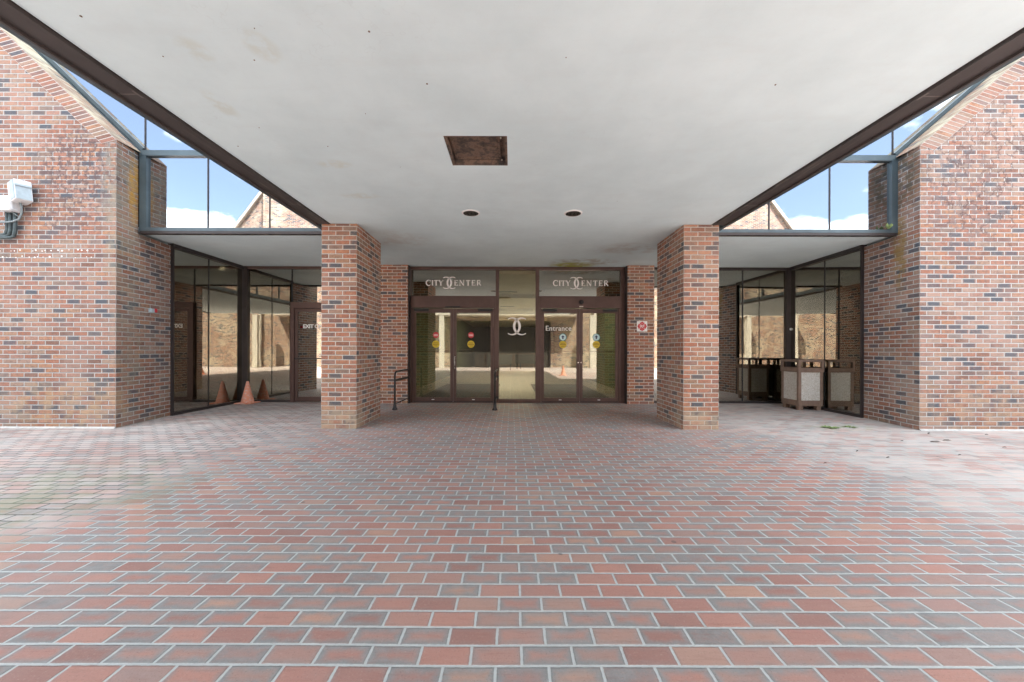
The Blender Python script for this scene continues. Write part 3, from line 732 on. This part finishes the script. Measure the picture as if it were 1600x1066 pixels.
ent = thing('entrance_storefront', 'bronze framed main entrance with two pairs of glass doors under transom lettering', 'storefront', (.1, YG, 0))
x_jl, x_m1a, x_m1b, x_m2a, x_m2b, x_jr = -2.330, -.378, -.304, .542, .622, 2.500
fr = MB(); y0, y1 = YG-.06, YG+.06
fr.box(-2.415, x_jl, y0, y1, 0, ZC-.001); fr.box(x_m1a, x_m1b, y0, y1, 0, ZC-.071); fr.box(x_m2a, x_m2b, y0, y1, 0, ZC-.071); fr.box(x_jr, 2.607, y0, y1, 0, ZC-.001)
fr.box(x_jl, x_jr, y0-.003, y1, ZC-.07, ZC-.001)
for a, b in ((x_jl, x_m1a), (x_m2b, x_jr)):
    fr.box(a, b, y0-.02, y1, 2.18, 2.425); fr.box(a, b, y0-.004, y1, 2.425, 2.455)
    fr.box(a, a+.045, y0+.01, y1, .0, 2.18); fr.box(b-.045, b, y0+.01, y1, .0, 2.18)
    fr.box(a+.045, b-.045, y0-.02, y1, .0, .016)
fr.box(x_m1b, x_m2a, y0+.004, y1, 0, .085)
fr.build('frame', M['bronze'], ent, bevel=.003)
# dark jamb covers between frame and pilasters
for q in ((-2.356, -2.335), (2.585, 2.606)):
    jb = MB(); jb.box(*q, YG-.20, YG-.062, 0, ZC-.004); jb.build('jamb_cover', M['dark_bronze'], ent)
for (a, b, kind, lx, side) in ((x_jl, x_m1a, 'exit', -1.99, 'left'), (x_m2b, x_jr, 'entrance', .952, 'right')):
    mid = (a+b)/2
    tw = pane(ent, a, b, 2.455, ZC-.07, YG, M['glass_store'], 'transom_window')
    tw['label'] = 'transom window over the %s doors' % side
    tx = MB(); yy = YG-.0092
    h = .128
    e = serif_word(tx, 'CITY', lx, 2.700, h, yy)
    cxm = lx+.535
    double_c(tx, cxm, 2.764, .262, yy)
    serif_word(tx, 'ENTER', lx+.650, 2.700, h, yy, .022)
    tx.build('lettering', M['letter'], tw)
    for (p0, p1, hg) in ((a+.048, mid-.003, -1), (mid+.003, b-.048, 1)):
        D = door_leaf(ent, p0, p1, hg, YG-.01, ('red and yellow sticker' if kind == 'exit' else 'arrow sticker')+' glass door, hinged on its '+('left' if hg < 0 else 'right'), kind, M['glass_door'])
        if kind == 'exit' and hg > 0:
            hb = MB(); xh = p0+.035
            hb.tube([(xh, YG-.034, 1.06), (xh, YG-.075, 1.04), (xh, YG-.075, .80), (xh, YG-.034, .78)], .012, 10); hb.build('pull_handle', M['steel'], D)
        if kind == 'entrance':
            lk = MB(); xh = p1-.03 if hg < 0 else p0+.03
            lk.lathe([(.016, 0), (.014, .008)], (xh, YG-.032, .93), 14, 'Y'); lk.build('lock', M['steel'], D)
        if kind == 'entrance' and hg < 0:
            add_text('lettering', 'Entrance', .160, (p0+.10, YG-.0185, 1.665), M['letter'], D, bold=.0008, spacing=1.06)
sb = MB(); sb.box(-1.53, -1.19, YG-.105, YG-.082, 2.185, 2.215); sb.build('door_sensor', M['black'], ent, bevel=.004)
sb = MB(); sb.lathe([(.045, .0), (.052, .02), (.045, .045), (.02, .06)], (1.585, YG-.082, 2.315), 20, 'Y'); sb.build('door_sensor', M['black'], ent)
sb = MB(); sb.box(1.54, 1.63, YG-.098, YG-.082, 2.20, 2.225); sb.build('door_sensor', M['trim'], ent, bevel=.003)
cp = pane(ent, x_m1b, x_m2a, .085, ZC-.07, YG, M['glass_clear'], 'window_pane'); cp['label'] = 'tall fixed pane between the door pairs with a white emblem'
em = MB(); double_c(em, .112, 1.762, .385, YG-.0092); em.build('emblem', M['letter'], cp)

def recess_front(s, x0, x1, label, door=None, joints=()):
    """fixed glass wall facing the court"""
    t = thing('glass_storefront', label, 'storefront', ((x0+x1)/2, YG, 0), 'dark glass walls of the recesses')
    fr = MB(); ya, yb = YG-.05, YG+.05
    fr.box(x0, x1, ya, yb, ZC-.06, ZC-.001)
    xs = [x0]+sorted(joints)+[x1]
    for a, b in ([(x0, door[0]), (door[1], x1)] if door else [(x0, x1)]):
        fs = MB(); fs.box(a, b, ya, yb, 0, .05); fs.build('floor_sill', M['dark_bronze'], t, bevel=.003)
    if door:
        a, b = door
        fr.box(a, a+.085, ya-.012, yb, 0, 2.30); fr.box(b-.085, b, ya-.012, yb, 0, 2.30); fr.box(a+.085, b-.085, ya-.012, yb, 2.16, 2.30)
    fr.build('frame', M['dark_bronze'] if not door else M['bronze'], t, bevel=.003)
    for j in joints:
        z0 = 2.30 if door and door[0]-.01 <= j <= door[1]+.01 else .05
        jn = MB(); jn.box(j-.012, j+.012, YG-.014, YG-.0062, z0, ZC-.06); jn.build('butt_joint', M['black'], t)
    for i in range(len(xs)-1):
        z0 = .05
        if door and xs[i] >= door[0]-.01 and xs[i+1] <= door[1]+.01: z0 = 2.30
        pane(t, xs[i]+.003, xs[i+1]-.003, z0, ZC-.06, YG, M['glass_store'])
    return t
def recess_side(x0, y0, x1, y1, label, jy, s):
    t = thing('glass_side_wall', label, 'glass wall', (x0, y0, 0), 'glass side walls of the recesses')
    def X(y): return x0+(x1-x0)*(y-y0)/(y1-y0)
    def sl(mb, ya, yb, z0, z1, t0, t1):
        mb.plan([(X(ya)+t0, ya), (X(yb)+t0, yb), (X(yb)+t1, yb), (X(ya)+t1, ya)], z0, z1)
    fr = MB(); sl(fr, y0, y1, ZC-.075, ZC-.001, -.05, .05); sl(fr, y0, y1, 0, .055, -.05, .05); sl(fr, y0+.0, y0+.03, .055, ZC-.075, -.045, .045)
    fr.build('frame', M['dark_bronze'], t)
    j = MB(); sl(j, jy-.011, jy+.011, .055, ZC-.075, -s*.0062-.004, -s*.0062+.004) ; j.build('butt_joint', M['black'], t)
    for a, b in ((y0+.03, jy-.002), (jy+.002, y1)):
        p = MB(); sl(p, a, b, .055, ZC-.075, -.005, .005); p.build('glass_pane', M['glass_store'], t)
    return t
# left recess
LF = recess_front(-1, -6.10, -2.985, 'dark glass wall with the exit door beside the traffic cone', door=(-5.10, -3.99), joints=(-5.09, -4.0))
a, b = -5.10+.085, -3.99-.085
D = MB(); z0, z1 = .02, 2.155; y = YG-.01
D.box(a+.004, a+.07, y-.022, y+.022, z0, z1); D.box(b-.07, b-.004, y-.022, y+.022, z0, z1); D.box(a+.07, b-.07, y-.021, y+.021, z1-.075, z1); D.box(a+.07, b-.07, y-.021, y+.021, z0, z0+.10)
D = D.build('door', M['bronze'], LF, bevel=.003)
pane(None, a+.07, b-.07, z0+.10, z1-.075, y, M['glass_store'], 'glass_pane', D)
add_text('lettering', 'EXIT ONLY', .122, (-4.83, YG-.0185, 1.708), M['letter'], D, bold=.003, spacing=.95)
pb = MB(); pb.box(a+.03, b-.03, y-.075, y-.055, .99, 1.015); pb.box(a+.02, a+.055, y-.056, y-.0222, .985, 1.02); pb.box(b-.055, b-.02, y-.056, y-.0222, .985, 1.02); pb.build('pull_bar', M['dark_bronze'], D)
LS = recess_side(-6.20, 6.90, -6.215, YG-.06, 'glass side wall mirroring the traffic cone', 7.77, -1)
RF_ = recess_front(1, 3.21, 6.32, 'dark glass wall behind the litter bin', joints=(5.33, 4.26))
RS = recess_side(6.36, 6.87, 6.42, YG-.06, 'glass side wall mirroring the litter bin', 7.765, 1)
for x0, x1, root, m_ in ((-6.30, -6.10, LF, M['dark_bronze']), (6.32, 6.50, RF_, M['dark_bronze'])):
    cpst = MB(); cpst.box(x0, x1, YG-.06, YG+.06, 0, ZC-.001); cpst.build('corner_post', m_, root, bevel=.004)
bt = MB(); bt.lathe([(.028, 0), (.028, .006), (.012, .014)], (6.405, YG-.062, 1.71), 16, 'Y'); bt.build('door_button', M['white'], RF_)

# ------------------------------------------------------------------ guard rails
def guard_rail(x, label):
    t = thing('guard_rail', label, 'guard rail', (x, 7.67, 0), 'black guard rails at the left doors')
    ya, yb = 7.67, YG-.064
    m_ = MB()
    top = .765
    arcp = [(x, ya, .02)]+[(x, ya, z) for z in (.3, top-.10)]+[(x, ya+.10*(1-math.cos(R(k*15))), top-.10+.10*math.sin(R(k*15))) for k in range(1, 7)]+[(x, ya+.4, top), (x, yb, top)]
    m_.tube(arcp, .019, 12); m_.build('post', M['blackmetal'], t)
    m_ = MB(); m_.box(x-.008, x+.008, ya+.015, yb, .565, .61); m_.build('mid_rail', M['blackmetal'], t)
    m_ = MB(); m_.box(x-.008, x+.008, ya+.015, yb, .105, .125); m_.build('lower_rail', M['blackmetal'], t)
    m_ = MB(); m_.lathe([(.055, .0), (.055, .012), (.034, .05), (.024, .13), (.021, .17)], (x, ya, 0), 18); m_.build('base', M['blackmetal'], t)
    for z in (top, .59, .115):
        m_ = MB(); m_.lathe([(.035, 0), (.033, .008), (.022, .02)], (x, yb+.003, z), 12, 'Y'); m_.build('wall_flange', M['blackmetal'], t)
guard_rail(-2.362, 'black tubular guard rail in front of the left pilaster')
guard_rail(-.342, 'black tubular guard rail between the left doors and the fixed pane')

# ------------------------------------------------------------------ emblem sign on the right pilaster
sg = thing('emblem_sign', 'white square sign with a red cross emblem on brick', 'sign', (2.93, 8.57, 1.75))
s_ = MB(); s_.box(2.813, 3.047, 8.563, 8.569, 1.638, 1.872); s_.build('plate', M['white'], sg)
cr = MB()
pts = []
for k in range(4):
    a0 = 90*k
    for da, r in ((-32, .100), (-18, .092), (0, .108), (18, .092), (32, .100), (45, .070)):
        pts.append((2.93+r*math.cos(R(a0+da)), 1.755+r*math.sin(R(a0+da))))
cr.prism([(x, 8.5608, z) for x, z in pts], [(x, 8.5625, z) for x, z in pts]); cr.build('cross', M['red'], sg)
rg = MB(); rg.lathe([(.068, 0), (.068, .001)], (2.93, 8.5605, 1.755), 28, 'Y', False); rg.build('ring', M['pink'], sg)
rg = MB(); rg.lathe([(.056, 0), (.056, .001)], (2.93, 8.5592, 1.755), 28, 'Y', False); rg.build('disc', M['red'], sg)
add_text('lettering', 'RF', .085, (2.93, 8.557, 1.727), M['white'], sg, align='CENTER', bold=.002)

# ------------------------------------------------------------------ electrical boxes on the left wall
eb = thing('electrical_box', 'white metal box with grey lid high on the left brick wall', 'electrical box', (-7.47, 5.8, 3.45))
m_ = MB(); T = Matrix.Translation((-7.375, 5.70, 3.55)) @ Matrix.Rotation(R(-6), 4, 'Y') @ Matrix.Rotation(R(-24), 4, 'Z')
m_.box(-.125, .125, -.09, .085, -.15, .15, T); m_.build('case', M['box_white'], eb, bevel=.012)
m_ = MB(); m_.box(.126, .134, -.08, .07, -.14, .05, T); m_.box(.126, .150, -.085, .075, .05, .075, T); m_.box(-.02, .12, -.098, -.0905, -.135, .135, T); m_.build('lid', M['box_grey'], eb)
m_ = MB(); m_.box(-.015, .03, -.06, .02, .151, .165, T); m_.build('latch', M['black'], eb)
jb_ = thing('junction_box', 'rounded white junction cover with conduits at the left picture edge', 'junction box', (-7.72, 5.8, 3.3))
m_ = MB(); m_.box(-7.66, -7.44, 5.62, 5.799, 3.26, 3.49); m_.build('cover', M['box_white'], jb_, bevel=.035)
for i, x in enumerate((-7.62, -7.57, -7.50)):
    m_ = MB(); m_.tube([(x, 5.735, 3.27), (x+.006, 5.73, 3.14), (x, 5.735, 3.0), (x-.02, 5.735, 2.945-.02*i), (x-.07, 5.735, 2.925-.02*i), (-8.1, 5.735, 2.92-.02*i)], .022, 10); m_.build('conduit', M['conduit'], jb_)
cbm = MB()
cbm.tube([(-7.385, 5.70, 3.41), (-7.375, 5.715, 3.33), (-7.38, 5.72, 3.25), (-7.42, 5.72, 3.16), (-7.49, 5.70, 3.115), (-7.58, 5.69, 3.10), (-7.75, 5.685, 3.10), (-8.1, 5.70, 3.11)], .013, 10); cbm.build('cable', M['cable'], eb)
cbm = MB(); cbm.tube([(-7.52, 5.70, 3.27), (-7.46, 5.71, 3.22), (-7.41, 5.72, 3.185)], .007, 8)
cbm.build('cable', M['cable'], eb)
# small alarm switch on the left return
al = thing('alarm_switch', 'small grey and red alarm switch on the left wall return', 'switch', (-6.13, 6.45, 1.86))
m_ = MB(); m_.box(-6.15, -6.085, 6.41, 6.475, 1.825, 1.895); m_.build('case', M['box_grey'], al, bevel=.005)
m_ = MB(); m_.box(-6.155, -6.095, 6.48, 6.535, 1.835, 1.900); m_.build('red_cover', M['red'], al, bevel=.005)

# ------------------------------------------------------------------ traffic cones
def cone(x, y, label):
    t = thing('traffic_cone', label, 'traffic cone', (x, y, 0), 'orange traffic cones')
    m_ = MB(); m_.box(x-.18, x+.18, y-.18, y+.18, .004, .028); m_.build('base', M['cone'], t, bevel=.008)
    m_ = MB(); m_.lathe([(.135, .028), (.128, .045), (.095, .18), (.062, .32), (.030, .465), (.024, .492), (.014, .495)], (x, y, 0), 28); m_.build('body', M['cone'], t)
    return t
cn = cone(-5.93, 8.53, 'faded orange traffic cone in the left glass corner')
c2 = copy_tree(cn); c2.location = (2.5, -1.0, 0)
c2['label'] = 'orange traffic cone in the open court, seen mirrored in the right doors'

# ------------------------------------------------------------------ litter bin
lb = thing('litter_bin', 'square brown litter bin with pale pebble panels', 'litter bin', (6.09, 8.0, 0))
bx0, bx1, by0, by1 = 5.835, 6.335, 7.735, 8.235
m_ = MB(); pw = .058
for xx in (bx0, bx1-pw):
    for yy in (by0, by1-pw): m_.box(xx, xx+pw, yy, yy+pw, .085, .775)
m_.box(bx0+pw, bx1-pw, by0+.003, by1-.003, .085, .20); m_.box(bx0+.003, bx0+pw, by0+pw, by1-pw, .085, .20); m_.box(bx1-pw, bx1-.003, by0+pw, by1-pw, .085, .20)
m_.build('frame', M['can_brown'], lb, bevel=.006)
m_ = MB(); e = .013
def ring(mb, z0, z1, t): 
    mb.box(bx0-e, bx1+e, by0-e, by0-e+t, z0, z1); mb.box(bx0-e, bx1+e, by1+e-t, by1+e, z0, z1)
    mb.box(bx0-e, bx0-e+t, by0-e+t, by1+e-t, z0, z1); mb.box(bx1+e-t, bx1+e, by0-e+t, by1+e-t, z0, z1)
ring(m_, .775, .865, .045)
for xx in (bx0-e, bx1+e-.05):
    for yy in (by0-e, by1+e-.05): m_.box(xx, xx+.05, yy, yy+.05, .865, .985)
m_.box(bx0-e, bx1+e, by0-e, by1+e, .985, 1.03); m_.build('hood', M['can_brown'], lb, bevel=.006)
m_ = MB(); m_.box(bx0+.03, bx1-.03, by0+.05, by1-.05, .80, .83); m_.build('liner', M['liner'], lb)
for q in ((bx0+pw, bx1-pw, by0+.012, by0+.03), (bx0+pw, bx1-pw, by1-.03, by1-.012), (bx0+.012, bx0+.03, by0+pw, by1-pw), (bx1-.03, bx1-.012, by0+pw, by1-pw)):
    m_ = MB(); m_.box(*q, .20, .775); m_.build('panel', M['pebble'], lb)
for xx in (bx0+.02, bx1-.11):
    for yy in (by0+.02, by1-.11):
        m_ = MB(); m_.box(xx, xx+.085, yy, yy+.085, .0, .085); m_.build('foot', M['can_brown'], lb)

# ------------------------------------------------------------------ weeds and leaves
def weed(x, y, z, n, r, h, label, name='weed'):
    m_ = MB()
    for i in range(n):
        a = rnd.uniform(0, 2*math.pi); l = r*rnd.uniform(.4, 1); w_ = l*.16+.006
        d = Vector((math.cos(a), math.sin(a), 0)); p = Vector((-d.y, d.x, 0))
        b = Vector((x, y, z))+d*r*rnd.uniform(0, .35); hh = h*rnd.uniform(.4, 1)
        q1 = b+d*l*.5+Vector((0, 0, hh)); q2 = b+d*l+Vector((0, 0, hh*.6))
        m_.face([b-p*w_*.3, b+p*w_*.3, q1+p*w_, q2, q1-p*w_])
    o = m_.build(name, M['leaf'], None, origin=(x, y, z)); return tag(o, label, 'weed', 'weeds')
weed(5.0, 5.98, .001, 34, .13, .022, 'low green weed patch on the paving near the right pillar')
weed(5.33, 6.0, .001, 16, .12, .02, 'thin pale weed tuft on the paving beside the larger patch')
weed(6.08, 6.15, 3.187, 12, .075, .10, 'small weed growing on the right clerestory sill')
def leaf(x, y, a, l, label):
    m_ = MB(); T = Matrix.Translation((x, y, .004)) @ Matrix.Rotation(a, 4, 'Z')
    pts = [(-l, 0, .0), (-l*.4, l*.14, .010), (l*.4, l*.12, .012), (l, 0, .003), (l*.3, -l*.13, .008), (-l*.5, -l*.12, .006)]
    m_.mesh([T @ Vector(p) for p in pts], [(0, 1, 2, 3, 4, 5)])
    return tag(m_.build('dry_leaf', M['dry'], None, origin=(x, y, .004)), label, 'leaf', 'dry leaves on the paving')
def at(px, py): 
    D_ = 594*1.2/(py-548-(px-800)*.0028); return (px-800)/594*D_, D_
for k, (px, py, l) in enumerate(((1462, 691, .09), (1480, 689, .07), (1452, 678, .06), (1340, 706, .03), (1388, 716, .04), (1542, 680, .04), (1410, 690, .03), (1290, 725, .025), (1500, 712, .03), (1570, 700, .035))):
    x, y = at(px, py); leaf(x, y, rnd.uniform(0, .6), l, 'dry dark leaf lying on the paving near the right brick wall')

# ------------------------------------------------------------------ lobby furnishing
def chair(x, y, rz, label):
    t = thing('lobby_bench', label, 'bench', (x, y, 0), 'dark benches in the lobby')
    T = Matrix.Translation((x, y, .01)) @ Matrix.Rotation(rz, 4, 'Z')
    m_ = MB(); m_.box(-.75, .75, -.3, .3, .36, .48, T); m_.build('seat', M['seat_fabric'], t, bevel=.02)
    m_ = MB(); m_.box(-.75, .75, .22, .32, .48, .95, T); m_.build('backrest', M['seat_fabric'], t, bevel=.02)
    for sx in (-.68, .62):
        for sy in (-.26, .2):
            m_ = MB(); m_.box(sx, sx+.05, sy, sy+.05, 0, .36, T); m_.build('leg', M['blackmetal'], t)
chair(-.75, 23.0, R(180), 'dark bench deep in the lobby behind the fixed pane')
chair(1.0, 24.4, R(150), 'dark angled bench deep in the lobby behind the fixed pane')
for xa, xb, lab in ((-2.3, -.42, 'dark mat inside the left pair of doors'), (.66, 2.46, 'dark mat inside the right pair of doors')):
    m_ = MB(); m_.box(xa, xb, 9.0, 13.4, .012, .022); tag(m_.build('door_mat', M['mat']), lab, 'mat', 'mats inside the doors')
dsk = thing('lobby_counter', 'brown counter on the far side of the lobby', 'counter', (0, 27, 0))
m_ = MB(); m_.box(-2.6, 2.6, 26.8, 27.4, .01, 1.05); m_.build('body', M['wood'], dsk); m_ = MB(); m_.box(-2.7, 2.7, 26.7, 27.5, 1.05, 1.10); m_.build('top', M['dark_wall'], dsk)
def lamp(x, y, w_, d_, label):
    t = thing('lobby_light', label, 'ceiling light', (x, y, 3.0), 'lit ceiling lights in the lobby')
    m_ = MB(); m_.box(x-w_/2, x+w_/2, y-d_/2, y+d_/2, 2.985, 2.994); m_.build('diffuser', M['lamp'], t)
    m_ = MB(); m_.box(x-w_/2-.3, x+w_/2+.3, y-d_/2-.12, y-d_/2-.04, 2.87, 2.998); m_.build('baffle', M['trim'], t)  # added to hide the bright diffuser from the camera
lamp(.9, 12.4, 2.6, .35, 'lit ceiling strip in the lobby nearest the doors')
lamp(-.6, 16.5, 2.4, .35, 'lit ceiling strip in the middle of the lobby')
lamp(.4, 21.0, 2.4, .35, 'lit ceiling strip at the back of the lobby')
for x, y in ((-.13, 11.6), (-.2, 15.4)):
    m_ = MB(); m_.box(x-.28, x+.28, y-.06, y+.06, 2.985, 2.999); tag(m_.build('ceiling_vent', M['groove']), 'dark slot vent in the lobby ceiling %s' % ('nearest the doors' if y < 12 else 'further in'), 'vent', 'slot vents')

# ------------------------------------------------------------------ building across the court (mirrored in the glass)
ob = thing('brick_building', 'sunlit brick building across the court, mirrored in the windows', 'building', (0, -9.5, 0))
b = MB()
b.box(-24, 24, -14, -9.5, -.05, 4.6)
b.box(-14.4, -8.2, -14, -9.49, 4.6, 11.2); b.box(8.6, 14.6, -14, -9.49, 4.6, 11.2)
b.build('wall', M['brick_far'], ob)
for s, xi in ((-1, -14.4), (1, 14.6)):
    wg = MB(); xo = xi+s*2.4
    wg.prism([(xi, -9.9, 4.6), (xo, -10.6, 4.6), (xo, -10.6, 8.3), (xi, -9.9, 10.7)], [(xi, -13.9, 4.6), (xo, -13.9, 4.6), (xo, -13.9, 8.3), (xi, -13.9, 10.7)])
    wg.build('raking_wall', M['brick_far'], ob)
    cpn = MB(); cpn.prism([(xi, -9.75, 10.72), (xo+s*.15, -10.45, 8.2), (xo+s*.15, -10.45, 8.45), (xi, -9.75, 10.97)], [(xi, -13.9, 10.72), (xo+s*.15, -13.9, 8.2), (xo+s*.15, -13.9, 8.45), (xi, -13.9, 10.97)])
    cpn.build('coping', M['stone_cap'], ob)
dk_ = MB(); dk_.box(-4.1, 2.7, -9.6, -9.46, .0, 3.3); dk_.build('dark_entry', M['dark_wall'], ob)
for xx in (-4.1, -1.85, .4, 2.65):
    pf = MB(); pf.box(xx, xx+.09, -9.455, -9.36, 0, 3.3); pf.build('entry_mullion', M['dark_bronze'], ob)
for xx in (-4.95, 5.3):
    ps = MB(); ps.box(xx, xx+.32, -8.5, -8.22, 0, 3.599); ps.build('post', M['trim'], ob)
ov = MB(); ov.box(-5.2, 4.6, -9.49, -8.2, 3.6, 4.3); ov.build('overhang', M['trim'], ob)
po = MB(); po.box(5.8, 5.95, -9.44, -9.3, 0, 4.4); po.build('downpipe', M['trim'], ob)

# ------------------------------------------------------------------ sky, sun, camera
TO_SUN = Vector((.35, .42, .84)).normalized()
elev = math.asin(TO_SUN.z); az = math.atan2(TO_SUN.x, TO_SUN.y)
wd = bpy.data.worlds.new('World'); sc.world = wd; wd.use_nodes = True
N = NT(wd.node_tree); N.n.clear()
sky = N.new('ShaderNodeTexSky', sky_type='NISHITA'); sky.sun_disc = False; sky.sun_elevation = elev; sky.sun_rotation = az
sky.air_density = 1.0; sky.dust_density = 1.2; sky.ozone_density = 1.0
tc = N.new('ShaderNodeTexCoord').outputs['Generated']; d3 = N.sep(tc)
pz = N.m('ADD', N.m('MAXIMUM', d3[2], 0.0), .22)
cv = N.comb(N.m('DIVIDE', d3[0], pz), N.m('DIVIDE', d3[1], pz), 0.0)
cl = N.ss(N.m('ADD', N.noise(cv, 1.5, 8, .55), N.ss(d3[2], .30, .75, 0, .14)), .51, .60)
low = N.ss(N.m('ADD', d3[2], N.m('MULTIPLY', N.noise(N.vm('MULTIPLY', tc, (1, 1, 2)), 7, 6, .6), .14)), .315, .335, 1, 0)
cl = N.m('MAXIMUM', cl, N.m('MULTIPLY', low, N.ss(d3[1], -.2, -.5, 0, 1)))
cl = N.m('MULTIPLY', cl, N.ss(d3[2], .0, .05))
cc = N.mix(N.noise(cv, 3.0, 5), (6.9, 7.7, 8.4), (11.2, 12.2, 12.9))
skc = N.mix(N.m('MAXIMUM', N.m('MULTIPLY', cl, .92), .07), sky.outputs[0], cc)
bg = N.new('ShaderNodeBackground'); N.put(bg.inputs[0], skc); bg.inputs[1].default_value = .08
N.l.new(bg.outputs[0], N.new('ShaderNodeOutputWorld').inputs[0])
sl = bpy.data.lights.new('sun', 'SUN'); sl.energy = 5.0; sl.angle = R(.5); sl.color = (1, .99, .97)
so = bpy.data.objects.new('sun', sl); col.objects.link(so)
so.rotation_euler = (-TO_SUN).to_track_quat('-Z', 'Y').to_euler()
cam = bpy.data.cameras.new('camera'); co = bpy.data.objects.new('camera', cam); col.objects.link(co)
cam.sensor_width = 36; cam.lens = 594*36/1600; cam.shift_y = 15/1600; cam.clip_start = .05; cam.clip_end = 1000
co.location = (0, 0, 1.2)
co.rotation_euler = (Matrix.Rotation(R(90), 4, 'X') @ Matrix.Rotation(R(.16), 4, 'Z')).to_euler()
sc.camera = co
sc.view_settings.view_transform = 'Standard'; sc.view_settings.look = 'None'; sc.view_settings.gamma = 1
sc.view_settings.exposure = 2.62
sc.cycles.use_denoising = True
sc.cycles.max_bounces = 14; sc.cycles.diffuse_bounces = 8; sc.cycles.glossy_bounces = 6; sc.cycles.transparent_max_bounces = 16
sc.cycles.sample_clamp_indirect = 8
